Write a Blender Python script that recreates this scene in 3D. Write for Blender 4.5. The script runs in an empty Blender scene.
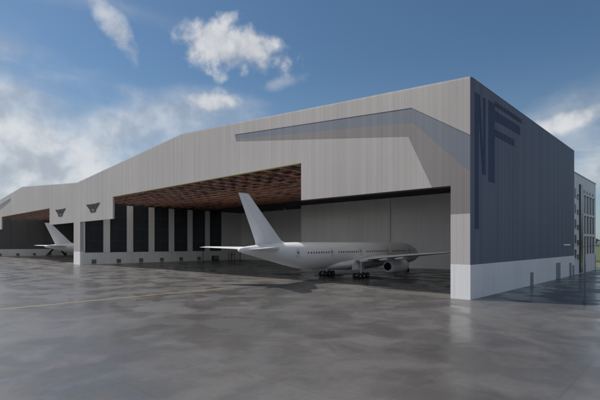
import bpy, bmesh, math, random
from mathutils import Vector, Matrix
random.seed(4)
S = bpy.context.scene
C = S.collection
R = math.radians

# ------------------------------------------------------------------ node helpers
def new_mat(name):
    m = bpy.data.materials.new(name); m.use_nodes = True
    nt = m.node_tree; b = nt.nodes['Principled BSDF']
    return m, nt, b
def nd(nt, kind, **kw):
    n = nt.nodes.new(kind)
    for k, v in kw.items():
        if k in n.inputs and not hasattr(n, k): n.inputs[k].default_value = v
        else: setattr(n, k, v)
    return n
def mth(nt, op, a, b=None, c=None, clamp=False):
    n = nt.nodes.new('ShaderNodeMath'); n.operation = op; n.use_clamp = clamp
    for i, v in enumerate((a, b, c)):
        if v is None: continue
        if isinstance(v, (int, float)): n.inputs[i].default_value = v
        else: nt.links.new(v, n.inputs[i])
    return n.outputs[0]
def mixc(nt, f, a, b, blend='MIX'):
    n = nt.nodes.new('ShaderNodeMix'); n.data_type = 'RGBA'; n.blend_type = blend
    for sock, v in ((n.inputs[0], f), (n.inputs[6], a), (n.inputs[7], b)):
        if isinstance(v, (int, float)): sock.default_value = v
        elif isinstance(v, tuple): sock.default_value = v if len(v) == 4 else (*v, 1)
        else: nt.links.new(v, sock)
    return n.outputs[2]
def ramp(nt, v, lo, hi):
    n = nt.nodes.new('ShaderNodeMapRange'); n.interpolation_type = 'SMOOTHSTEP'
    nt.links.new(v, n.inputs[0]); n.inputs[1].default_value = lo; n.inputs[2].default_value = hi
    return n.outputs[0]
def noise(nt, vec, scale, detail=4, rough=.55, dist=0):
    n = nt.nodes.new('ShaderNodeTexNoise'); n.inputs['Scale'].default_value = scale
    n.inputs['Detail'].default_value = detail; n.inputs['Roughness'].default_value = rough
    n.inputs['Distortion'].default_value = dist
    if vec is not None: nt.links.new(vec, n.inputs['Vector'])
    return n.outputs[0]
def scaled(nt, vec, s):
    n = nt.nodes.new('ShaderNodeMapping'); nt.links.new(vec, n.inputs[0]); n.inputs[3].default_value = s
    return n.outputs[0]
def bump(nt, b, h, strength, dist):
    n = nt.nodes.new('ShaderNodeBump'); n.inputs['Strength'].default_value = strength
    n.inputs['Distance'].default_value = dist
    nt.links.new(h, n.inputs['Height']); nt.links.new(n.outputs[0], b.inputs['Normal'])

def plain(name, col, rough=.5, metal=0, var=.12, vscale=.6, spec=.5):
    m, nt, b = new_mat(name)
    tc = nt.nodes.new('ShaderNodeTexCoord')
    n = noise(nt, tc.outputs['Object'], vscale, 5)
    c = mixc(nt, n, tuple(x*(1-var) for x in col), tuple(min(1, x*(1+var)) for x in col))
    nt.links.new(c, b.inputs['Base Color'])
    b.inputs['Roughness'].default_value = rough; b.inputs['Metallic'].default_value = metal
    b.inputs['Specular IOR Level'].default_value = spec
    return m
def clad(name, col, axis, pitch=1.05, rough=.55, var=.07, rib=.35, horizontal=0, jt=.14, spec=.5):
    """vertical profiled steel sheets: every sheet a slightly different tone, a dark joint, small ribs"""
    m, nt, b = new_mat(name)
    tc = nt.nodes.new('ShaderNodeTexCoord'); sp = nt.nodes.new('ShaderNodeSeparateXYZ')
    nt.links.new(tc.outputs['Object'], sp.inputs[0])
    a = sp.outputs[0 if axis == 'x' else 1]
    k = mth(nt, 'DIVIDE', a, pitch)
    cell = mth(nt, 'FLOOR', k)
    wn = nt.nodes.new('ShaderNodeTexWhiteNoise'); wn.noise_dimensions = '1D'; nt.links.new(cell, wn.inputs['W'])
    fr = mth(nt, 'FRACT', k)
    joint = mth(nt, 'LESS_THAN', fr, .07)
    big = noise(nt, tc.outputs['Object'], .05, 4)
    streak = noise(nt, scaled(nt, tc.outputs['Object'], (1.2, 1.2, .05)), 1.0, 4)
    v = mth(nt, 'ADD', mth(nt, 'MULTIPLY', mth(nt, 'SUBTRACT', wn.outputs[0], .5), 2*var),
            mth(nt, 'MULTIPLY', mth(nt, 'SUBTRACT', big, .5), .25))
    v = mth(nt, 'ADD', v, mth(nt, 'MULTIPLY', mth(nt, 'SUBTRACT', streak, .5), .18))
    v = mth(nt, 'SUBTRACT', v, mth(nt, 'MULTIPLY', joint, jt))
    v = mth(nt, 'ADD', v, 1.0)
    if horizontal:
        hz = mth(nt, 'LESS_THAN', mth(nt, 'FRACT', mth(nt, 'DIVIDE', sp.outputs[2], horizontal)), .02)
        v = mth(nt, 'SUBTRACT', v, mth(nt, 'MULTIPLY', hz, .12))
    cc = nt.nodes.new('ShaderNodeVectorMath'); cc.operation = 'SCALE'; cc.inputs[0].default_value = col
    nt.links.new(v, cc.inputs['Scale']); nt.links.new(cc.outputs[0], b.inputs['Base Color'])
    b.inputs['Roughness'].default_value = rough
    b.inputs['Specular IOR Level'].default_value = spec
    ribs = mth(nt, 'SINE', mth(nt, 'MULTIPLY', a, 2*math.pi/(pitch/3)))
    bump(nt, b, ribs, rib, .03)
    return m

M = {}
M['clad'] = clad('light_grey_cladding', (.49, .455, .435), 'x', rib=.08, var=.05)
M['clad_low'] = clad('pale_grey_cladding', (.58, .545, .525), 'x', rib=.08)
M['white_x'] = clad('white_plinth_front', (.88, .87, .87), 'x', 2.4, var=.02, rib=.05)
M['white_y'] = clad('white_plinth_side', (.90, .86, .84), 'y', 4.8, jt=.05, var=.02, rib=.05, horizontal=2.5)
M['band_blue'] = clad('blue_grey_cladding', (.20, .22, .262), 'x', rib=.08)
M['band_taupe'] = clad('taupe_band', (.265, .245, .235), 'x', rib=.08)  # darker, browner tone than the main facade sheet
M['side_blue'] = clad('slate_blue_cladding', (.175, .188, .238), 'y', .9, spec=.15, rough=.6, var=.10, rib=.1, horizontal=2.4)
M['letter'] = clad('deep_blue_panel', (.068, .088, .150), 'y', .9, spec=.1, rough=.6, var=.08)
M['inner'] = clad('interior_grey_sheet', (.80, .78, .75), 'x', 6.0, jt=.035, var=.02, rib=.03)
M['inner_y'] = clad('interior_grey_sheet_side', (.78, .77, .75), 'y', 4.8, jt=.05, var=.03, rib=.03)
M['frame'] = plain('window_frame_grey', (.40, .41, .41), .5)
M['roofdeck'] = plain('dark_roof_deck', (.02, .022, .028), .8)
M['roofout'] = plain('roof_membrane', (.3, .3, .3), .7)
def truss_mat():
    m, nt, b = new_mat('red_oxide_steel')
    tc = nt.nodes.new('ShaderNodeTexCoord'); g = nt.nodes.new('ShaderNodeObjectInfo')
    ad = nt.nodes.new('ShaderNodeVectorMath'); ad.operation = 'MULTIPLY_ADD'
    nt.links.new(g.outputs['Location'], ad.inputs[0]); ad.inputs[1].default_value = (3, 3.7, 0); nt.links.new(tc.outputs['Object'], ad.inputs[2])
    n = noise(nt, scaled(nt, ad.outputs[0], (.16, .4, .4)), 1.0, 3)
    c = mixc(nt, ramp(nt, n, .36, .50), (.050, .022, .016), (.22, .078, .042))
    c = mixc(nt, ramp(nt, n, .62, .65), c, (.22, .18, .165))
    nt.links.new(c, b.inputs['Base Color']); b.inputs['Roughness'].default_value = .6
    return m
M['truss'] = truss_mat()
M['purlin'] = plain('grey_purlin_steel', (.22, .17, .15), .6)
M['yellow'] = plain('yellow_edge_paint', (.34, .30, .10), .5)
M['glass'] = plain('dark_glazing', (.035, .040, .050), .22, var=.3, vscale=.2)
M['blackglass'] = plain('black_panel', (.012, .013, .016), .3)
M['mullion'] = plain('dark_mullion', (.045, .05, .055), .5)
M['emblem'] = plain('charcoal_emblem', (.022, .024, .03), .8)
M['door'] = plain('grey_steel_door', (.24, .25, .27), .5)
M['vent'] = plain('grey_louvre', (.19, .19, .19), .6)
M['plane'] = plain('white_aircraft_paint', (.80, .80, .82), .28, var=.04, vscale=.3)
M['wing'] = plain('wing_grey_paint', (.66, .67, .69), .35, var=.06)
M['nacelle'] = plain('pale_nacelle_paint', (.8, .8, .8), .35, var=.05)
M['metal'] = plain('brushed_metal', (.45, .45, .46), .4, .7)
M['dark'] = plain('matte_black', (.012, .012, .013), .7)
M['rubber'] = plain('tyre_rubber', (.015, .015, .016), .8)
M['hub'] = plain('wheel_hub', (.55, .55, .55), .5)
M['red'] = plain('red_brown_paint', (.20, .05, .035), .6)
M['redd'] = plain('dark_red_edge', (.06, .02, .018), .6)
M['greypanel'] = plain('charcoal_wall_panel', (.12, .123, .13), .4, var=.08)
M['annex'] = clad('pale_concrete_panel', (.80, .77, .77), 'y', 3.0, jt=.05, var=.02, rib=.03, horizontal=4.0)
M['pole'] = plain('galvanised_pole', (.14, .145, .155), .5, .2)
M['lampwhite'] = plain('white_lamp_housing', (.85, .85, .85), .4)
M['bark'] = plain('bark', (.09, .065, .045), .9, var=.4, vscale=3)
M['fence'] = plain('weathered_white_rail', (.6, .6, .6), .6)

# apron: wet, stained, streaky concrete
def ground_mat(name, c0, c1, r0, r1, wet=.5):
    m, nt, b = new_mat(name)
    tc = nt.nodes.new('ShaderNodeTexCoord'); P = tc.outputs['Object']
    big = noise(nt, P, .055, 5, .6, .6)
    mid = noise(nt, scaled(nt, P, (.24, .24, 1)), 1.0, 4, .55, .4)
    fine = noise(nt, P, 2.5, 8, .7)
    br = nt.nodes.new('ShaderNodeTexBrick'); nt.links.new(scaled(nt, P, (.2, .2, 1)), br.inputs[0])
    br.offset = 0; br.inputs['Mortar Size'].default_value = .006; br.inputs['Brick Width'].default_value = 1.25
    br.inputs['Row Height'].default_value = 1.25; br.inputs['Scale'].default_value = 1
    br.inputs['Color1'].default_value = (.92, .92, .92, 1); br.inputs['Color2'].default_value = (1.06, 1.06, 1.06, 1)
    br.inputs['Mortar'].default_value = (.80, .80, .80, 1)
    f = mth(nt, 'ADD', mth(nt, 'MULTIPLY', big, .5), mth(nt, 'MULTIPLY', mid, .5))
    patch = ramp(nt, f, .44, .56)
    col = mixc(nt, patch, c0, c1)
    col = mixc(nt, 1.0, col, br.outputs['Color'], 'MULTIPLY')
    col = mixc(nt, mth(nt, 'MULTIPLY', ramp(nt, fine, .35, .7), .22), col, tuple(x*.55 for x in c0))
    nt.links.new(col, b.inputs['Base Color'])
    pud = noise(nt, scaled(nt, P, (.19, .19, 1)), 1.0, 2.5, .45, .3)
    w = ramp(nt, pud, .44, .55)
    rr = mth(nt, 'ADD', mth(nt, 'MULTIPLY', w, r1-r0), r0)
    rr = mth(nt, 'ADD', rr, mth(nt, 'MULTIPLY', mth(nt, 'SUBTRACT', fine, .5), .10))
    nt.links.new(rr, b.inputs['Roughness'])
    b.inputs['Specular IOR Level'].default_value = wet
    h = mth(nt, 'ADD', mth(nt, 'MULTIPLY', noise(nt, P, .9, 3), 1.0), mth(nt, 'MULTIPLY', fine, .12))
    bump(nt, b, h, .10, .05)
    return m
M['apron'] = ground_mat('wet_concrete_apron', (.093, .091, .090), (.132, .128, .126), .23, .40)
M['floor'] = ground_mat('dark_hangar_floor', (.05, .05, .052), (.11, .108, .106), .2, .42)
M['paint'] = plain('worn_yellow_line', (.33, .26, .10), .4, var=.35, vscale=.5)
M['wline'] = plain('worn_pale_line', (.38, .36, .26), .5, var=.3)
M['grass'] = plain('grass', (.085, .105, .04), .9, var=.4, vscale=.08)
M['hill'] = plain('hill', (.07, .10, .09), .95, var=.3, vscale=.01)
m, nt, b = new_mat('added_milky_strip')  # for added roof strips that let daylight brighten the interior
tr = nt.nodes.new('ShaderNodeBsdfTranslucent'); tr.inputs[0].default_value = (.92, .92, .90, 1)
nt.links.new(tr.outputs[0], nt.nodes['Material Output'].inputs['Surface']); M['added_rooflight'] = m
def leaf_mat():
    m, nt, b = new_mat('foliage')
    tc = nt.nodes.new('ShaderNodeTexCoord'); n = noise(nt, tc.outputs['Object'], .7, 3)
    nt.links.new(mixc(nt, ramp(nt, n, .3, .7), (.03, .055, .015), (.09, .13, .035)), b.inputs['Base Color'])
    b.inputs['Roughness'].default_value = .7
    return m
M['leaf'] = leaf_mat()

# ------------------------------------------------------------------ mesh helpers
def link(name, bm, mat, parent=None, kind=None, smooth=False, tag_=None):
    bmesh.ops.recalc_face_normals(bm, faces=bm.faces)
    me = bpy.data.meshes.new(name); bm.to_mesh(me); bm.free()
    me.materials.append(M[mat])
    if smooth:
        for p in me.polygons: p.use_smooth = True
    o = bpy.data.objects.new(name, me); C.objects.link(o)
    if parent: o.parent = parent
    if kind: o['kind'] = kind
    return o
def empty(name, loc, label, cat, group=None):
    o = bpy.data.objects.new(name, None); C.objects.link(o); o.location = loc
    o.empty_display_size = .5
    o['label'] = label; o['category'] = cat
    if group: o['group'] = group
    return o
def tag(o, label, cat, group=None):
    o['label'] = label; o['category'] = cat
    if group: o['group'] = group
def box(bm, x0, x1, y0, y1, z0, z1):
    r = bmesh.ops.create_cube(bm, size=1)
    bmesh.ops.scale(bm, vec=(x1-x0, y1-y0, z1-z0), verts=r['verts'])
    bmesh.ops.translate(bm, vec=((x0+x1)/2, (y0+y1)/2, (z0+z1)/2), verts=r['verts'])
def bar(bm, p, q, w, h=None):
    """rectangular bar from p to q"""
    p, q = Vector(p), Vector(q); d = q-p; L = d.length; h = h or w
    r = bmesh.ops.create_cube(bm, size=1)
    bmesh.ops.scale(bm, vec=(w, h, L), verts=r['verts'])
    mt = Matrix.Translation((p+q)/2) @ d.to_track_quat('Z', 'Y').to_matrix().to_4x4()
    bmesh.ops.transform(bm, matrix=mt, verts=r['verts'])
def rod(bm, p, q, r1, r2=None, seg=12):
    p, q = Vector(p), Vector(q); d = q-p
    mt = Matrix.Translation((p+q)/2) @ d.to_track_quat('Z', 'Y').to_matrix().to_4x4()
    bmesh.ops.create_cone(bm, cap_ends=True, segments=seg, radius1=r1, radius2=r1 if r2 is None else r2, depth=d.length, matrix=mt)
def prism_xz(bm, pts, y0, y1):
    vs = [bm.verts.new((x, y0, z)) for x, z in pts]; ws = [bm.verts.new((x, y1, z)) for x, z in pts]
    bm.faces.new(vs); bm.faces.new(ws[::-1]); n = len(pts)
    for i in range(n): bm.faces.new((vs[i], vs[(i+1) % n], ws[(i+1) % n], ws[i]))
def prism_yz(bm, pts, x0, x1):
    vs = [bm.verts.new((x0, y, z)) for y, z in pts]; ws = [bm.verts.new((x1, y, z)) for y, z in pts]
    bm.faces.new(vs); bm.faces.new(ws[::-1]); n = len(pts)
    for i in range(n): bm.faces.new((vs[i], vs[(i+1) % n], ws[(i+1) % n], ws[i]))
def loft(bm, rings, cap=True):
    L = [[bm.verts.new(p) for p in r] for r in rings]; n = len(L[0])
    for a, b in zip(L, L[1:]):
        for i in range(n): bm.faces.new((a[i], a[(i+1) % n], b[(i+1) % n], b[i]))
    if cap: bm.faces.new(L[0]); bm.faces.new(L[-1][::-1])

W = 153.7          # bay width: one hangar
EAVE, RIDGE = 31.7, 37.2
LW = 9.5

# ------------------------------------------------------------------ setting
bm = bmesh.new(); box(bm, -2500, 2500, -1500, 3500, -1, 0); link('apron', bm, 'apron', kind='structure')
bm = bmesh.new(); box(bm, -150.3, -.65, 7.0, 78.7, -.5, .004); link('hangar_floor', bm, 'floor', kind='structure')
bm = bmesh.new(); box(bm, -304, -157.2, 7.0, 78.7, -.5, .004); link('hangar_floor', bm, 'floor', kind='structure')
bm = bmesh.new()
def strip(bm, pts, w, z):
    for (x0, y0), (x1, y1) in zip(pts, pts[1:]):
        d = Vector((x1-x0, y1-y0)).normalized(); n = Vector((-d.y, d.x))*w/2
        bm.faces.new([bm.verts.new(p) for p in ((x0+n.x, y0+n.y, z), (x0-n.x, y0-n.y, z), (x1-n.x, y1-n.y, z), (x1+n.x, y1+n.y, z))])
strip(bm, [(-36.5, -140), (-38.2, -48), (-38.8, -14.0)], .55, .008)
link('taxi_guide_line', bm, 'paint', kind='structure')
bm = bmesh.new(); strip(bm, [(3.35, 20), (3.35, 110)], .35, .008)
link('side_road_line', bm, 'wline', kind='structure')
bm = bmesh.new(); strip(bm, [(22, 41), (120, 41)], .5, .008)
link('cross_road_line', bm, 'wline', kind='structure')
bm = bmesh.new(); box(bm, -400, 1500, 112, 1500, -.3, .10); link('grass_field', bm, 'grass', kind='structure')
bm = bmesh.new()
N_ = 60; prev = None
for i in range(N_+1):
    x = -900+i*50; h = 60+38*math.sin(i*.31)+20*math.sin(i*.83+1)+9*math.sin(i*1.9)
    cur = [bm.verts.new((x, 1350, 0)), bm.verts.new((x, 1700, h*.8)), bm.verts.new((x, 1950, h*1.5)), bm.verts.new((x, 2500, 0))]
    if prev:
        for a in range(3): bm.faces.new((prev[a], cur[a], cur[a+1], prev[a+1]))
        bm.faces.new((prev[3], cur[3], cur[0], prev[0]))
    prev = cur
link('hills', bm, 'hill', kind='structure', smooth=True)

# ------------------------------------------------------------------ hangars
def hangar(mirror, root):
    fx = (lambda x: -2*W-x) if mirror else (lambda x: x)
    def P(pts): return [(fx(x), z) for x, z in pts]
    def B(bm, x0, x1, *r): a, b = sorted((fx(x0), fx(x1))); box(bm, a, b, *r)
    rf = lambda x: EAVE+(RIDGE-EAVE)*(1-abs(x+W/2)/(W/2))      # parapet height
    # main facade sheet with the upper and lower fields joined left of the colour bands
    bm = bmesh.new()
    prism_xz(bm, P([(-.02, EAVE), (-W/2, RIDGE), (-W+.003, EAVE), (-W+.003, 16.5), (-120.5, 16.5), (-120.5, 24), (-33.2, 24), (-33.2, 16.6),
        (-5.8, 16.6), (-9.8, 25.0), (-53.6, 31.5), (-54.1, 33.2), (-9.3, 29.5), (-.02, 23.6)]), 0, .6)
    link('facade_panel', bm, 'clad', root)
    bm = bmesh.new()
    prism_xz(bm, P([(-54.0, 33.15), (-9.35, 29.5), (-.02, 23.6), (-.02, 18.3), (-9.0, 27.1), (-53.7, 32.1)]), .05, .62)
    link('colour_band', bm, 'band_blue', root)['label'] = 'long blue grey cladding band bending down to the corner'
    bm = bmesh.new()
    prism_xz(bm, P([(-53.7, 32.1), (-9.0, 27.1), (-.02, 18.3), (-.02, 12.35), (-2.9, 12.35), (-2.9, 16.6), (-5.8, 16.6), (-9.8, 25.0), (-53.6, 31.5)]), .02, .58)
    link('colour_band', bm, 'band_taupe', root)['label'] = 'darker taupe band below the blue grey one'
    # piers
    bm = bmesh.new(); B(bm, -2.9, -.02, 0, 3.0, 5.0, 12.35); link('corner_pier', bm, 'clad_low', root)
    bm = bmesh.new(); B(bm, -2.9, -.02, -.02, 3.0, 0, 5.0); link('pier_base', bm, 'white_x', root)
    bm = bmesh.new(); B(bm, -W+.003, -150.3, .0, 1.2, 5.0, 16.5); link('spine_pier', bm, 'clad', root)
    bm = bmesh.new(); B(bm, -W+.003, -150.3, -.02, 1.2, 0, 5.0); link('pier_base', bm, 'white_x', root)
    # parapet coping and yellow edge of the tall opening
    bm = bmesh.new(); c = [(-.02, EAVE), (-W/2, RIDGE), (-W+.003, EAVE)]
    prism_xz(bm, P([(x, z+.002) for x, z in c]+[(x, z+.28) for x, z in c[::-1]]), 0, .6)
    link('coping', bm, 'clad_low', root)
    bm = bmesh.new(); B(bm, -120.5, -33.2, -.02, .5, 23.84, 23.995); link('opening_edge', bm, 'yellow', root)['label'] = 'yellow edge along the top of the tall opening'
    bm = bmesh.new(); B(bm, -33.2, -2.9, .1, .5, 16.42, 16.59); link('opening_edge', bm, 'redd', root)['label'] = 'dark red edge under the low door header'
    # roof
    rz = lambda x: rf(x)-.6
    def slab(bm, a, b, t, y0=.7):
        prism_xz(bm, P([(a, rz(a)), (b, rz(b)), (b, rz(b)-t), (a, rz(a)-t)]), y0, 67.3)
    edges = [-153.5]; lights = []  # gaps for added, unseen translucent strips that brighten the interior
    for k in range(12):
        c = -147.5+k*12.93; lights.append((c-LW/2, c+LW/2))
    bm = bmesh.new(); prev = -153.6
    for a, b in lights:
        if prev < -W/2 < a: slab(bm, prev, -W/2, .35); slab(bm, -W/2, a, .35)
        else: slab(bm, prev, a, .35)
        prev = b
    slab(bm, prev, -.1, .35); link('roof', bm, 'roofout', root)
    for a, b in lights:
        bm = bmesh.new()
        ye = 35 if abs((a+b)/2+W/2) < 42 else 27
        prism_xz(bm, P([(a, rz(a)), (b, rz(b)), (b, rz(b)-.35), (a, rz(a)-.35)]), ye+.02, 67.3); link('roof_infill', bm, 'roofout', root)
        bm = bmesh.new(); prism_xz(bm, P([(a+.02, rz(a)), (b-.02, rz(b)), (b-.02, rz(b)-.03), (a+.02, rz(a)-.03)]), .72, ye); link('added_roof_light', bm, 'added_rooflight', root)['label'] = 'added milky translucent roof strip filling the interior with daylight'
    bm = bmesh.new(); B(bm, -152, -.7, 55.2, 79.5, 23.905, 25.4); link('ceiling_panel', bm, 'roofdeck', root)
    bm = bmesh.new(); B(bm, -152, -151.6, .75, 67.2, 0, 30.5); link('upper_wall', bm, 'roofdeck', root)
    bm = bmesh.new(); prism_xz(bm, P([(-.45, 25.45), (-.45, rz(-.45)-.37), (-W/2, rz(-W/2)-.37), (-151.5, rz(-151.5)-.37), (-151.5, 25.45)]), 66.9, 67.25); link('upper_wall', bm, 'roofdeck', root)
    # back wall with the projecting box in its middle
    bm = bmesh.new(); B(bm, -152, -.3, 78.75, 79.1, 0, 23.9); link('back_wall', bm, 'inner', root)
    bm = bmesh.new(); B(bm, -96.4, -54.3, 67.0, 78.7, .0, 23.85); link('inner_box', bm, 'inner', root)['label'] = 'plain grey box room projecting from the back wall'
    # roof trusses
    first = None
    for i in range(14):
        y = 1.6+i*4.05
        if first is None:
            bm = bmesh.new(); n = 26; xs = [fx(-150.0+149.0*k/n) for k in range(n+1)]
            bar(bm, (xs[0], 0, 24.3), (xs[-1], 0, 24.3), .34, .34)
            bar(bm, (xs[0], 0, 25.8), (xs[-1], 0, 26.4), .36, .3)
            for k in range(n):
                z0, z1 = (24.4, 26.3) if k % 2 else (26.3, 24.4)
                bar(bm, (xs[k], 0, z0), (xs[k+1], 0, z1), .13, .13)
            first = link('roof_truss', bm, 'truss', root); first.location.y = y; o = first
        else:
            o = first.copy(); C.objects.link(o); o.parent = root; o.location.y = y
    first = None
    for k in range(29):
        x = fx(-148+5.2*k)
        if first is None:
            bm = bmesh.new(); box(bm, -.11, .11, .9, 55, 24.62, 24.95)
            first = link('roof_purlin', bm, 'purlin', root); first.location.x = x
        else:
            o = first.copy(); C.objects.link(o); o.parent = root; o.location.x = x
    # high bay lamps under the dark end of the ceiling
    lp = [(-60.8, 66.2), (-46, 70), (-52.5, 75), (-123, 72), (-117, 74), (-109, 70), (-30, 72)]
    for x, y in lp:
        bm = bmesh.new(); rod(bm, (fx(x), y, 23.3), (fx(x), y, 23.9), .06)
        rod(bm, (fx(x), y, 22.9), (fx(x), y, 23.3), .42, .2)
        link('ceiling_lamp', bm, 'lampwhite', root)
    return fx, B, P

h1 = empty('aircraft_hangar', (0, 0, 0), 'big pale grey hangar in front with slate blue side wall and airliner nose inside', 'hangar', 'row of aircraft hangars')
fx, B, P = hangar(False, h1)
# long side wall facing the camera's right
bm = bmesh.new(); box(bm, -.018, 0, 0, 67.4, 5.0, EAVE+.28); link('side_wall', bm, 'side_blue', h1)['label'] = 'slate blue ribbed side wall'
bm = bmesh.new(); box(bm, -.018, .03, -.02, 67.45, 0, 4.996); link('side_plinth', bm, 'white_y', h1)['label'] = 'white plinth under the slate blue side wall'
bm = bmesh.new(); box(bm, -.25, .02, .61, 67.45, EAVE+.284, EAVE+.33); link('coping', bm, 'mullion', h1)
bm = bmesh.new(); box(bm, -.64, -.42, .7, 78.7, 0, 25.8); link('inner_wall', bm, 'inner_y', h1)
# the big letters
bm = bmesh.new()
X0, X1 = .003, .03
prism_yz(bm, [(1.7, 10.2), (3.2, 10.2), (3.2, 30.2), (1.7, 30.2)], X0, X1)
prism_yz(bm, [(3.25, 30.2), (3.25, 26.5), (4.6, 18.5), (4.85, 18.5), (4.85, 22), (3.6, 30.2)], X0, X1)
prism_yz(bm, [(4.9, 18.5), (5.9, 18.5), (5.9, 30.2), (4.9, 30.2)], X0, X1)
link('sign_letter', bm, 'letter', h1)['label'] = 'dark blue letter N with a long left stroke'
bm = bmesh.new()
prism_yz(bm, [(7.1, 17.7), (9.8, 17.7), (9.8, 30.3), (7.1, 30.3)], X0, X1)
prism_yz(bm, [(9.803, 27.75), (22.8, 27.75), (22.8, 29.3), (9.803, 29.3)], X0, X1)
link('sign_letter', bm, 'letter', h1)['label'] = 'dark blue letter F'
bm = bmesh.new(); y = 9.9
while y < 23.6:                                    # small strokes above and below the F's thick arm, too fine to read
    w = random.uniform(.7, 1.3); box(bm, X0, X1, y, y+w, 30.15, 30.8); y += w+.22
box(bm, X0, X1-.01, 9.82, 24, 30.02, 30.12)
link('sign_stripe', bm, 'letter', h1)['label'] = 'upper row of small dark strokes right of the letter F'
bm = bmesh.new(); y = 9.9
while y < 19.4:
    w = random.uniform(.7, 1.3); box(bm, X0, X1, y, y+w, 25.35, 26.35); y += w+.22
box(bm, X0, X1-.01, 9.82, 20, 25.2, 25.3)
link('sign_stripe', bm, 'letter', h1)['label'] = 'lower row of small dark strokes right of the letter F'
for (a, b, h) in ((28.9, 30.8, 2.5), (48.6, 52.4, 3.7), (61.7, 63.9, 3.3), (65.2, 66.9, 2.6)):
    bm = bmesh.new(); box(bm, .033, .10, a, b, .02, h); d = link('side_door', bm, 'door', h1)
    bm = bmesh.new(); box(bm, .10, .16, b-.35, b-.2, 1.0, 1.15); link('door_handle', bm, 'metal', d)
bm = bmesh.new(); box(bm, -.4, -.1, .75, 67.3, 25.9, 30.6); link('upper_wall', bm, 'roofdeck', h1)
# glazed wall on the spine side of hangar one
def window_wall(root, xw, s, y_list, gl='glass', pil='inner_y'):
    """xw wall face, s = +1 faces +x"""
    def X(a, b): return sorted((xw+s*a, xw+s*b))
    bm = bmesh.new(); box(bm, *X(-.5, 0), 1.25, 78.7, 0, 4.6); link('inner_plinth', bm, 'inner_y', root)
    bm = bmesh.new(); box(bm, *X(-.5, -.25), 1.25, 78.7, 4.6, 23.9); link('inner_wall', bm, 'mullion', root)
    prev = 1.25
    for i, (a, b) in enumerate(y_list+[(78.7, 78.7)]):
        if a-prev > .2:
            bm = bmesh.new(); box(bm, *X(-.25, .18), prev, a, 4.6, 23.9); link('wall_pillar', bm, pil, root)
        prev = b
        if b-a < .5: continue
        bm = bmesh.new(); box(bm, *X(-.22, -.12), a+.02, b-.02, 4.65, 23.85)
        w = link('window' if gl == 'glass' else 'wall_panel', bm, gl, root)
        if gl != 'glass': continue
        bm = bmesh.new()
        for k in (0, 1, 2): box(bm, *X(-.117, -.02), a+.03+(b-a-.26)*k/2, a+.19+(b-a-.26)*k/2, 4.65, 23.85)
        for z in (4.68, 9.4, 14.2, 19.0): box(bm, *X(-.117, -.05), a+.2, b-.2, z, z+.14)
        link('window_frame', bm, 'mullion', w)
    for i, (a, b) in enumerate(y_list):
        yv = a+3.6 if i else 5.2
        bm = bmesh.new(); box(bm, *X(.003, .12), yv-.9, yv+.9, .25, 1.9)
        for q in range(5): box(bm, *X(.12, .2), yv-.8, yv+.8, .4+q*.3, .5+q*.3)
        link('wall_vent', bm, 'vent', root)
ys = [(1.8+9.6*i, 8.8+9.6*i) for i in range(7)]
window_wall(h1, -150.4, 1, ys)
# second hangar, the mirror image
h2 = empty('aircraft_hangar', (0, 0, 0), 'second pale grey hangar at far left beyond the shared white pier', 'hangar', 'row of aircraft hangars')
fx, B, P = hangar(True, h2)
ys2 = [(1.8+9.6*i, 10.9+9.6*i) for i in range(8)]
window_wall(h2, -304.0, 1, ys2[:8], 'greypanel', 'greypanel')
bm = bmesh.new(); box(bm, -157.6, -157.1, 1.25, 78.7, 0, 23.9); link('inner_wall', bm, 'inner_y', h2)
bm = bmesh.new(); box(bm, -2*W, -2*W+.4, .7, 67.4, 0, EAVE); link('side_wall', bm, 'side_blue', h2)

# winged emblem on each spine-side header
def emblem(root, cx, cz):
    bm = bmesh.new(); y0, y1 = -.14, -.003
    for s in (-1, 1):
        for k, (L, z) in enumerate(((6.3, 1.0), (5.0, .2), (3.7, -.6))):
            prism_xz(bm, [(cx+s*.95, cz+z), (cx+s*L, cz+z+.12), (cx+s*(L-1.2), cz+z-.62), (cx+s*.95, cz+z-.62)], y0, y1)
    pts = [(cx+.85*math.cos(t*math.pi/8), cz+.15+.95*math.sin(t*math.pi/8)) for t in range(16)]
    prism_xz(bm, pts, y0-.06, y1)
    prism_xz(bm, [(cx-2.9, cz-1.4), (cx+2.9, cz-1.4), (cx+2.1, cz-1.9), (cx-2.1, cz-1.9)], y0, y1)
    link('wing_emblem', bm, 'emblem', root)['label'] = 'dark winged emblem'
emblem(h1, -137.6, 21.6); emblem(h2, -172.6, 21.6)

# ------------------------------------------------------------------ annex behind the hangar
an = empty('office_annex', (0, 67.5, 0), 'pale grey concrete annex with dark window rows behind the slate blue wall', 'building')
def ap(name, mat, *b, parent=None, lab=None):
    bm = bmesh.new(); x0, x1, y0, y1, z0, z1 = b
    box(bm, x0, x1, y0-67.5, y1-67.5, z0, z1)
    o = link(name, bm, mat, parent or an)
    if lab: o['label'] = lab
    return o
ap('wall', 'annex', -60, .0, 67.5, 97.4, 0, 26.4)
ap('roof_edge', 'frame', -60.1, .12, 67.5, 97.5, 26.4, 26.65)
ap('stair_glazing', 'glass', .003, .35, 73.4, 76.4, 0.3, 24.0, lab='tall black glazed strip over the full height')
ap('stair_glazing_frame', 'mullion', .003, .22, 76.4, 76.7, 0.3, 24.0)
for z in (21.2, 17.2, 13.2, 9.2, 5.4):
    w = ap('window', 'glass', .003, .12, 68.0, 69.4, z-.9, z+1.2); ap('window_sill', 'frame', .003, .3, 67.9, 69.5, z-1.1, z-.93, parent=w)
    w = ap('window', 'glass', .003, .12, 70.9, 72.3, z-1.5, z-.4); ap('window_hood', 'mullion', .003, .25, 70.7, 72.5, z-.38, z-.2, parent=w)
cols = [79.4, 83.6, 87.8, 92.0]
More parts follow.
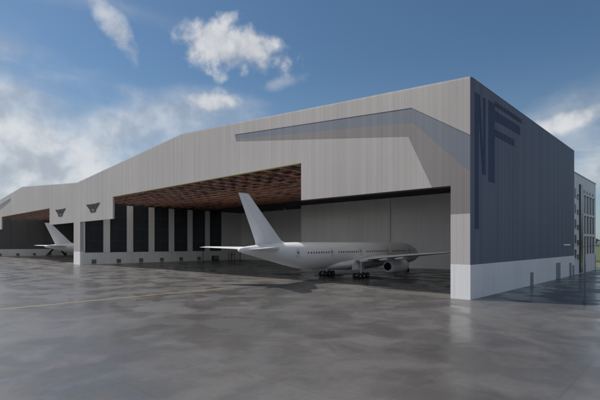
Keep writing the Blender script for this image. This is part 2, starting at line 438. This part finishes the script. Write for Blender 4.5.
for y in cols:
    ap('window', 'glass', .003, .12, y, y+1.7, 22.2, 23.0)
    for z in (16.6, 10.9, 5.2):
        w = ap('window', 'glass', .003, .12, y, y+1.9, z, z+4.6)
        ap('window_hood', 'mullion',   .003, .22, y-.2, y+2.1, z+4.62, z+4.95, parent=w)
        ap('window_frame', 'frame', .121, .2, y+.9, y+1.0, z, z+4.6, parent=w)
for y in (78.4, 82.2, 86.4, 90.6, 94.8):
    ap('facade_fin', 'annex', .003, .18, y, y+.45, .1, 22.0)
ap('side_door', 'door', .003, .12, 80.0, 81.5, .02, 2.5); ap('side_door', 'door', .003, .12, 95.6, 97.0, .02, 4.6)

# ------------------------------------------------------------------ airliner
YN = 57.0                        # nose
def ring(s, r, cz, n=28):
    return [(r*math.cos(2*math.pi*k/n), YN-s, cz+r*math.sin(2*math.pi*k/n)) for k in range(n)]
def foil(xo, le, te, z, t, twist=0):
    c = le-te
    prof = [(0, 0), (.03, .30), (.12, .52), (.30, .60), (.55, .46), (.8, .22), (1, .03), (1, -.03), (.8, -.12), (.5, -.30), (.2, -.40), (.04, -.25)]
    return [(xo, le-u*c, z+v*t) for u, v in prof]
def jet(loc, label):
    a = empty('airliner', loc, label, 'airplane', 'white twin jet airliners')
    bm = bmesh.new()
    st = [(0, .08, 4.55), (.35, .62, 4.6), (1.2, 1.2, 4.72), (2.4, 1.75, 4.9), (4, 2.3, 5.08), (6, 2.72, 5.28), (8, 2.95, 5.38), (10, 3.02, 5.4),
          (46, 3.02, 5.4), (50, 2.95, 5.45), (53, 2.72, 5.66), (56, 2.38, 5.94), (59, 1.95, 6.25), (62, 1.45, 6.52), (65, .95, 6.74), (67, .6, 6.85), (68, .35, 6.88)]
    loft(bm, [ring(*s) for s in st])
    fus = link('fuselage', bm, 'plane', a, smooth=True)
    bm = bmesh.new()                                       # wing-body fairing
    def fr(y, w, h, cz): return [(w*math.cos(2*math.pi*k/20), y, cz+h*math.sin(2*math.pi*k/20)) for k in range(20)]
    loft(bm, [fr(38, 1.2, .4, 3.1), fr(35, 2.9, 1.2, 3.2), fr(29, 3.5, 1.6, 3.3), (fr(21, 3.5, 1.6, 3.3)), fr(16, 2.9, 1.2, 3.2), fr(12, 1.2, .4, 3.0)])
    link('belly_fairing', bm, 'plane', a, smooth=True)
    for s in (-1, 1):
        bm = bmesh.new()
        loft(bm, [foil(s*1.5, 38, 21.8, 3.9, 2.0), foil(s*3.2, 36, 21.4, 4.1, 1.7), foil(s*9.6, 30.6, 20.0, 4.75, 1.1), foil(s*20, 22.2, 15.8, 5.7, .6), foil(s*29, 15.0, 12.2, 6.4, .3), foil(s*32, 12.0, 10.8, 6.75, .12)])
        w = link('wing', bm, 'wing', a, smooth=False)
        for xo, y in ((7, 19.6), (13.5, 17.6), (18.5, 15.6)):
            bm = bmesh.new(); z = 3.9+xo*.082
            loft(bm, [[(s*xo+.28*k_*math.cos(t*math.pi/4), y+dy, z-.35+.3*k_*math.sin(t*math.pi/4)) for t in range(8)] for dy, k_ in ((4, .1), (2.6, 1), (0, 1), (-2.2, .2))])
            link('flap_fairing', bm, 'wing', w, smooth=True)
        # engine
        ex, ez = s*9.6, 2.75
        bm = bmesh.new()
        def er(y, r): return [(ex+r*math.cos(2*math.pi*k/28), y, ez+r*math.sin(2*math.pi*k/28)) for k in range(28)]
        loft(bm, [er(25.2, .95), er(25.2, 1.28), er(26.5, 1.62), er(29, 1.78), er(31.5, 1.72), er(32.3, 1.5), er(32.2, 1.38), er(30.6, 1.4)], cap=False)
        e = link('engine', bm, 'nacelle', a, smooth=True)
        bm = bmesh.new(); loft(bm, [er(25.6, 1.22), er(25.7, .9), er(24.9, .86), er(24.9, .7), er(26, .66)]); link('engine_nozzle', bm, 'dark', e)
        bm = bmesh.new(); loft(bm, [er(25.6, .5), er(24.6, .38), er(23.7, .05)]); link('exhaust_cone', bm, 'dark', e)
        bm = bmesh.new(); loft(bm, [er(30.7, 1.39), er(30.6, 1.39)]); link('engine_fan', bm, 'dark', e)
        bm = bmesh.new(); prism_yz(bm, [(31, 4.3), (25.5, 4.0), (22.5, 4.55), (24, 4.9), (30, 5.0)], ex-.2, ex+.2); link('engine_pylon', bm, 'wing', e)
        # tailplane
        bm = bmesh.new()
        loft(bm, [foil(s*.6, -1.4, -9.0, 6.95, .75), foil(s*1.6, -2.2, -9.2, 7.0, .7), foil(s*10.3, -10.2, -12.8, 7.35, .28)])
        link('tailplane', bm, 'plane', a)
        # main gear
        bm = bmesh.new(); gx = s*5.2
        rod(bm, (gx, 20.8, 1.1), (gx, 20.8, 4.3), .22); rod(bm, (gx, 20.8, 1.6), (gx-s*1.9, 20.8, 3.9), .12)
        bar(bm, (gx, 19.0, .85), (gx, 22.6, .85), .25); rod(bm, (gx, 20.8, 1.3), (gx, 22.6, 3.6), .1)
        g = link('landing_gear', bm, 'metal', a)
        for dy in (-1.55, 0, 1.55):
            for dx in (-.62, .62):
                bm = bmesh.new(); rod(bm, (gx+dx-.26, 20.8+dy, .66), (gx+dx+.26, 20.8+dy, .66), .66, seg=20); wh = link('wheel', bm, 'rubber', g)
                bm = bmesh.new(); rod(bm, (gx+dx-.28, 20.8+dy, .66), (gx+dx+.28, 20.8+dy, .66), .22, seg=12); link('wheel_hub', bm, 'hub', wh)
        bm = bmesh.new(); box(bm, gx-.05-s*.9, gx+.05-s*.9, 18.6, 23, 2.0, 3.2); link('gear_door', bm, 'plane', g)
    # nose gear
    bm = bmesh.new(); rod(bm, (0, 51, .5), (0, 51, 3.0), .14); rod(bm, (0, 51, 1.5), (0, 49.3, 2.9), .08); g = link('nose_gear', bm, 'metal', a)
    for dx in (-.35, .35):
        bm = bmesh.new(); rod(bm, (dx-.17, 51, .5), (dx+.17, 51, .5), .5, seg=18); link('wheel', bm, 'rubber', g)
    # fin
    bm = bmesh.new()
    def ff(z, le, te, t):
        c = le-te
        return [(v*t, le-u*c, z) for u, v in ((0, 0), (.05, .3), (.3, .5), (.6, .38), (1, .03), (1, -.03), (.6, -.38), (.3, -.5), (.05, -.3))]
    loft(bm, [ff(6.9, 4.6, -7.0, .9), ff(8.1, 1.6, -6.9, .8), ff(8.7, .0, -7.1, .7), ff(17.3, -8.4, -11.0, .3), ff(17.6, -8.8, -11.1, .12)])
    fin = link('tail_fin', bm, 'plane', a)
    bm = bmesh.new()
    loft(bm, [[(-.315, -4.62, 9.0), (.315, -4.62, 9.0), (.315, -4.70, 9.0), (-.315, -4.70, 9.0)], [(-.14, -9.75, 16.9), (.14, -9.75, 16.9), (.14, -9.83, 16.9), (-.14, -9.83, 16.9)]])
    link('rudder_hinge', bm, 'wing', fin)
    # cabin windows, doors, cockpit
    groups = [(12, 20), (22.4, 32), (34.2, 43), (45.2, 53)]
    for s in (-1, 1):
        for g0, g1 in groups:
            n = int((g1-g0)/.82)
            for k in range(n):
                y = YN-(g0+k*.82); q = YN-y
                r, cz = 3.02, 5.4
                for (s0, r0, c0), (s1, r1, c1) in zip(st, st[1:]):
                    if s0 <= q <= s1: f = (q-s0)/(s1-s0); r = r0+(r1-r0)*f; cz = c0+(c1-c0)*f
                zz = 6.15; xx = math.sqrt(max(r*r-(zz-cz)**2, .01))
                bm = bmesh.new(); box(bm, s*xx-.05, s*xx+.05, y-.13, y+.13, zz-.19, zz+.19)
                if len([c for c in fus.children if c.name.startswith('cabin_window')]) < 98: link('cabin_window', bm, 'blackglass', fus)
                else: bm.free()
        for q in (9.8, 21.2, 33.1, 44.1, 54.6):
            def surf(qq):
                for (s0, r0, c0), (s1, r1, c1) in zip(st, st[1:]):
                    if s0 <= qq <= s1: f = (qq-s0)/(s1-s0); return r0+(r1-r0)*f, c0+(c1-c0)*f
            bm = bmesh.new(); rows = []
            for qq in (q-.5, q+.5):
                r, cz = surf(qq); row = []
                for k in range(6):
                    z = 5.15+k*.38; row.append(bm.verts.new((s*(math.sqrt(r*r-(z-cz)**2)+.03), YN-qq, z)))
                rows.append(row)
            for k in range(5): bm.faces.new((rows[0][k], rows[0][k+1], rows[1][k+1], rows[1][k]))
            d = link('cabin_door', bm, 'wing', fus)
            r, cz = surf(q); xx = math.sqrt(r*r-(6.2-cz)**2)
            bm = bmesh.new(); box(bm, s*xx-.05, s*xx+.06, YN-q-.15, YN-q+.15, 6.0, 6.42); link('door_window', bm, 'blackglass', d)
    for s in (-1, 1):
        for k in range(3):
            bm = bmesh.new(); box(bm, s*(.25+.52*k)-.2, s*(.25+.52*k)+.2, 54.1-.4*k, 54.5-.4*k, 6.0, 6.45); link('cockpit_window', bm, 'blackglass', fus)
    return a
j1 = jet((-38.8, 0, 0), 'white airliner rolling nose first into the big front hangar, tail on apron')
def copy_tree(o, parent=None, depth=0):
    c = o.copy(); C.objects.link(c); c.parent = parent
    for ch in o.children:
        if ch.name.startswith(('cabin_window', 'cabin_door', 'cockpit')): continue
        copy_tree(ch, c, depth+1)
    return c
j2 = copy_tree(j1); j2.location = (-38.8-W, 10.7, 0)
j2['label'] = 'distant airliner with its tail fin showing in the far left hangar'

# ------------------------------------------------------------------ small things
def stand(x, y, h, label):
    o = empty('pole_stand', (x, y, 0), label, 'pole', 'black pole stands along the glazed wall')
    bm = bmesh.new(); rod(bm, (0, 0, 0), (0, 0, .12), .5, seg=16); link('base', bm, 'dark', o)
    bm = bmesh.new(); rod(bm, (0, 0, .12), (0, 0, h), .14, seg=8); link('pole', bm, 'dark', o)
    bm = bmesh.new(); box(bm, -.3, .3, -.12, .12, h, h+.35); link('head', bm, 'dark', o)
stand(-146.5, 53, 6.5, 'black pole stand by the glazed wall, farther left under the tailplane tip')
stand(-140, 70, 3.6, 'black pole stand by the grey back corner, just under the tail cone')
cab = empty('tool_cabinet', (-148.6, 61.5, 0), 'black tool cabinet standing against the last window of the glazed wall', 'cabinet')
bm = bmesh.new(); box(bm, -.7, .7, -1.6, 1.6, .15, 2.3); link('body', bm, 'dark', cab)
for y in (-1.2, 1.2):
    bm = bmesh.new(); rod(bm, (-.6, y, .15), (.6, y, .15), .15, seg=10); link('castor', bm, 'rubber', cab)
for z in (.5, 1.1, 1.7):
    bm = bmesh.new(); box(bm, .7, .74, -1.5, 1.5, z, z+.45); link('drawer', bm, 'door', cab)
ld = empty('access_platform', (-139, 64, 0), 'rust red access platform on wheels near the grey back corner', 'platform')
bm = bmesh.new()
for sx in (-1.1, 1.1):
    for sy in (-1, 1): bar(bm, (sx, sy, .3), (sx, sy, 4.2), .16)
for z in (1.2, 2.6): 
    for sy in (-1, 1): bar(bm, (-1.1, sy, z), (1.1, sy, z), .12)
bar(bm, (-1.1, -1, .4), (1.1, -1, 2.8), .12)
link('frame', bm, 'red', ld)
bm = bmesh.new(); box(bm, -1.25, 1.25, -1.15, 1.15, 2.95, 3.1); link('deck', bm, 'red', ld)
for sx in (-1.1, 1.1):
    for sy in (-1, 1):
        bm = bmesh.new(); rod(bm, (sx-.08, sy, .18), (sx+.08, sy, .18), .18, seg=10); link('wheel', bm, 'rubber', ld)
tr = empty('maintenance_trestle', (-297, 36, 0), 'black A-frame trestle standing under the distant airliner tail', 'trestle')
bm = bmesh.new()
for sy in (-3.4, 3.4):
    for sx in (-1.6, 1.6):
        bar(bm, (sx, sy*1.75, .1), (sx*.5, sy*.35, 5.6), .5)
for sy in (-1, 1): bar(bm, (-1.2, sy*3.8, 2.7), (1.2, sy*3.8, 2.7), .3)
link('legs', bm, 'dark', tr)
bm = bmesh.new(); box(bm, -1.4, 1.4, -3.6, 3.6, 5.6, 6.0); link('platform', bm, 'dark', tr)

# street lamp right of the building
lm = empty('street_lamp', (12.5, 7.6, 0), 'slim grey double-arm street lamp in the shadow right of the slate blue wall', 'street lamp')
bm = bmesh.new(); rod(bm, (0, 0, 0), (0, 0, .45), .24, .2, 14); link('base', bm, 'pole', lm)
bm = bmesh.new(); rod(bm, (0, 0, .4), (0, 0, 7.7), .11, .065, 12); link('pole', bm, 'pole', lm)
dv = Vector((.726, .688, 0))
for s in (-1, 1):
    e = dv*s
    bm = bmesh.new(); rod(bm, (0, 0, 7.6), tuple(e*2.0+Vector((0, 0, 7.85))), .04, .03, 8); link('arm', bm, 'pole', lm)
    bm = bmesh.new()
    q = e*2.0; r_ = []
    nrm = Vector((-e.y, e.x, 0))
    for t, w in ((0, .08), (.15, .17), (.55, .19), (.8, .08)):
        c = q+e*t
        r_.append([tuple(c+nrm*w+Vector((0, 0, 7.82))), tuple(c+nrm*w*.6+Vector((0, 0, 7.95))), tuple(c-nrm*w*.6+Vector((0, 0, 7.95))), tuple(c-nrm*w+Vector((0, 0, 7.82)))])
    loft(bm, r_); link('lamp_head', bm, 'lampwhite', lm)

# fence at the field edge
fe = empty('rail_fence', (-10, 110, 0), 'low pale rail fence along the edge of the grass', 'fence')
for k in range(14):
    bm = bmesh.new(); box(bm, k*3.0-.06, k*3.0+.06, -.06, .06, 0, 1.5); link('post', bm, 'fence', fe)
for z in (.7, 1.35):
    bm = bmesh.new(); box(bm, 0, 39, -.11, -.063, z-.07, z+.07); link('rail', bm, 'fence', fe)

# trees
def tree(x, y, h, label, seed):
    rnd = random.Random(seed)
    t = empty('broadleaf_tree', (x, y, 0), label, 'tree', 'trees beyond the grass')
    bm = bmesh.new(); rod(bm, (0, 0, 0), (0, 0, h*.55), h*.028, h*.014, 9)
    for k in range(6):
        a = rnd.uniform(0, 6.28); z = h*rnd.uniform(.25, .5)
        rod(bm, (0, 0, z), (math.cos(a)*h*.22, math.sin(a)*h*.22, z+h*.2), h*.011, h*.004, 6)
    link('trunk', bm, 'bark', t)
    bm = bmesh.new()
    cl = [(rnd.gauss(0, .16)*h, rnd.gauss(0, .16)*h, h*rnd.uniform(.32, .88), h*rnd.uniform(.09, .17)) for _ in range(22)]
    for cx, cy, cz, r in cl:
        for _ in range(110):
            v = Vector((rnd.gauss(0, 1), rnd.gauss(0, 1), rnd.gauss(0, 1))).normalized()*r*rnd.uniform(.6, 1.05)
            p = Vector((cx, cy, cz))+v
            a = Vector((rnd.gauss(0, 1), rnd.gauss(0, 1), rnd.gauss(0, 1))).normalized(); b = a.orthogonal().normalized(); sz = rnd.uniform(.25, .5)
            bm.faces.new([bm.verts.new(p+a*sz), bm.verts.new(p+b*sz*.6), bm.verts.new(p-a*sz), bm.verts.new(p-b*sz*.6)])
    link('crown', bm, 'leaf', t)
for i, (x, y, h, d) in enumerate([(-2, 176, 15, 'taller tree just right of the annex end'), (9, 182, 11, 'low tree second from the annex end'),
        (22, 190, 14, 'round tree third from the annex end'), (38, 196, 12, 'smaller tree fourth from the annex end'), (-16, 172, 13, 'tree half hidden behind the annex end')]):
    tree(x, y, h, d, 40+i)

# ------------------------------------------------------------------ camera
cam = bpy.data.cameras.new('camera'); co = bpy.data.objects.new('camera', cam); C.objects.link(co)
co.location = (24.2, -60.9, 8.0); co.rotation_euler = (R(90), 0, math.atan2(.6875, .7256))
cam.sensor_width = 36; cam.lens = 36*426/600; cam.shift_y = 44/600
cam.clip_start = .1; cam.clip_end = 8000
S.camera = co

# ------------------------------------------------------------------ light
EL = 51; sx, sy = -.93, -.37
ce = math.cos(R(EL)); ln = math.hypot(sx, sy)
sv = Vector((sx/ln*ce, sy/ln*ce, math.sin(R(EL))))
sun = bpy.data.lights.new('sun', 'SUN'); so = bpy.data.objects.new('sun', sun); C.objects.link(so)
sun.energy = 5.0; sun.angle = R(.5); sun.color = (1, .93, .85)
so.rotation_euler = (-sv).to_track_quat('-Z', 'Y').to_euler()
w = bpy.data.worlds.new('World'); S.world = w; w.use_nodes = True
nt = w.node_tree; nt.nodes.clear()
out = nt.nodes.new('ShaderNodeOutputWorld'); bg = nt.nodes.new('ShaderNodeBackground'); nt.links.new(bg.outputs[0], out.inputs[0])
sky = nt.nodes.new('ShaderNodeTexSky'); sky.sky_type = 'NISHITA'; sky.sun_disc = False
sky.sun_elevation = R(EL); sky.sun_rotation = math.atan2(sx, sy)
sky.air_density = 1.0; sky.dust_density = .6; sky.ozone_density = 1.6
bg.inputs[1].default_value = .085
geo = nt.nodes.new('ShaderNodeNewGeometry')
neg = nt.nodes.new('ShaderNodeVectorMath'); neg.operation = 'SCALE'; neg.inputs['Scale'].default_value = -1.0
nt.links.new(geo.outputs['Incoming'], neg.inputs[0]); D = neg.outputs[0]
def dot(v):
    n = nt.nodes.new('ShaderNodeVectorMath'); n.operation = 'DOT_PRODUCT'; nt.links.new(D, n.inputs[0]); n.inputs[1].default_value = v
    return n.outputs['Value']
def azel(u, v):        # heading and height of each cloud as unit directions
    d = Vector(((u-300)/426*.726-.6875, (u-300)/426*.688+.7256, (244-v)/426)); return d.normalized()
nz1 = noise(nt, D, 8.0, 5, .5, .2); nz2 = noise(nt, D, 24.0, 4, .5, .1)
wisp = noise(nt, scaled(nt, D, (2.6, 2.6, 8.0)), 1.3, 6, .52, .4)
def cloud(u, v, du, dv, tilt, lo, hi, amt, nzv=None, k=.9):
    """elliptic cloud: centre and half sizes as directions, edges broken by noise"""
    c = azel(u, v); r = Vector((c.y, -c.x, 0)).normalized(); up = r.cross(c).normalized()
    sc = 426*math.sqrt(1+((u-300)/426)**2+((244-v)/426)**2)
    a_ = r*math.cos(tilt)+up*math.sin(tilt); b_ = up*math.cos(tilt)-r*math.sin(tilt)
    cc = mth(nt, 'MAXIMUM', dot(tuple(c)), .05)
    p = mth(nt, 'DIVIDE', mth(nt, 'DIVIDE', dot(tuple(a_)), cc), du/sc)
    q = mth(nt, 'DIVIDE', mth(nt, 'DIVIDE', dot(tuple(b_)), cc), dv/sc)
    rr = mth(nt, 'SQRT', mth(nt, 'ADD', mth(nt, 'MULTIPLY', p, p), mth(nt, 'MULTIPLY', q, q)))
    f = mth(nt, 'SUBTRACT', 1.0, rr)
    f = mth(nt, 'ADD', f, mth(nt, 'MULTIPLY', mth(nt, 'SUBTRACT', nzv or nz1, .5), k*3))
    return mth(nt, 'MULTIPLY', ramp(nt, f, lo, hi), amt)
nzc = mth(nt, 'ADD', mth(nt, 'MULTIPLY', nz1, .55), mth(nt, 'MULTIPLY', nz2, .45))
cs = [cloud(233, 47, 76, 30, R(-5), .10, .7, .84, nzc, .95),
      cloud(117, 31, 36, 15, R(-50), .12, .9, .62, nzc, 1.0),
      cloud(212, 103, 34, 12, R(4), .0, .7, .72, nzc, 1.0),
      cloud(285, 82, 34, 9, R(12), .1, 1.1, .28, nzc, 1.0),
      cloud(175, 122, 120, 34, R(10), .0, 1.0, .48, wisp, .55),
      cloud(20, 175, 280, 110, R(-18), -.2, .9, .74, wisp, .45),
      cloud(-60, 100, 200, 70, R(-22), -.1, .9, .62, wisp, .6),
      cloud(572, 120, 60, 12, R(14), .0, .8, .78, nzc, .9),
      cloud(610, 172, 70, 30, R(0), .0, .9, .75, wisp, .8),
      cloud(130, 10, 160, 18, R(-8), .0, 1.3, .20, wisp, .9),
      cloud(560, 130, 70, 40, R(15), .0, 1.2, .35, wisp, .9)]
tot = cs[0]
for c in cs[1:]: tot = mth(nt, 'SUBTRACT', mth(nt, 'ADD', tot, c), mth(nt, 'MULTIPLY', tot, c))
back = mth(nt, 'SUBTRACT', 1.0, ramp(nt, dot((-.6875, .7256, 0)), .15, .5))
loose = mth(nt, 'MULTIPLY', ramp(nt, noise(nt, D, 2.6, 6, .6, .4), .42, .60), mth(nt, 'MULTIPLY', back, .62))
tot = mth(nt, 'SUBTRACT', mth(nt, 'ADD', tot, loose), mth(nt, 'MULTIPLY', tot, loose))
sepz = nt.nodes.new('ShaderNodeSeparateXYZ'); nt.links.new(D, sepz.inputs[0])
hz = mth(nt, 'MULTIPLY', mth(nt, 'SUBTRACT', 1.0, ramp(nt, sepz.outputs[2], .0, .40)), .40)
# loose cover is unseen cloud added behind the viewer to whiten ambient light
shade = mixc(nt, ramp(nt, nzc, .38, .62), (5.8, 6.2, 6.9, 1), (10.6, 10.6, 10.6, 1))
skyc = mixc(nt, 1.0, sky.outputs[0], (.80, 1.02, 1.12, 1), 'MULTIPLY')
col = mixc(nt, hz, skyc, (5.6, 6.6, 7.6, 1))
col = mixc(nt, tot, col, shade)
nt.links.new(col, bg.inputs[0])

S.view_settings.view_transform = 'Standard'; S.view_settings.look = 'None'
S.view_settings.exposure = -0.22; S.view_settings.gamma = 1; S.view_settings.use_curve_mapping = False
S.render.engine = 'CYCLES'
S.cycles.max_bounces = 8; S.cycles.diffuse_bounces = 6
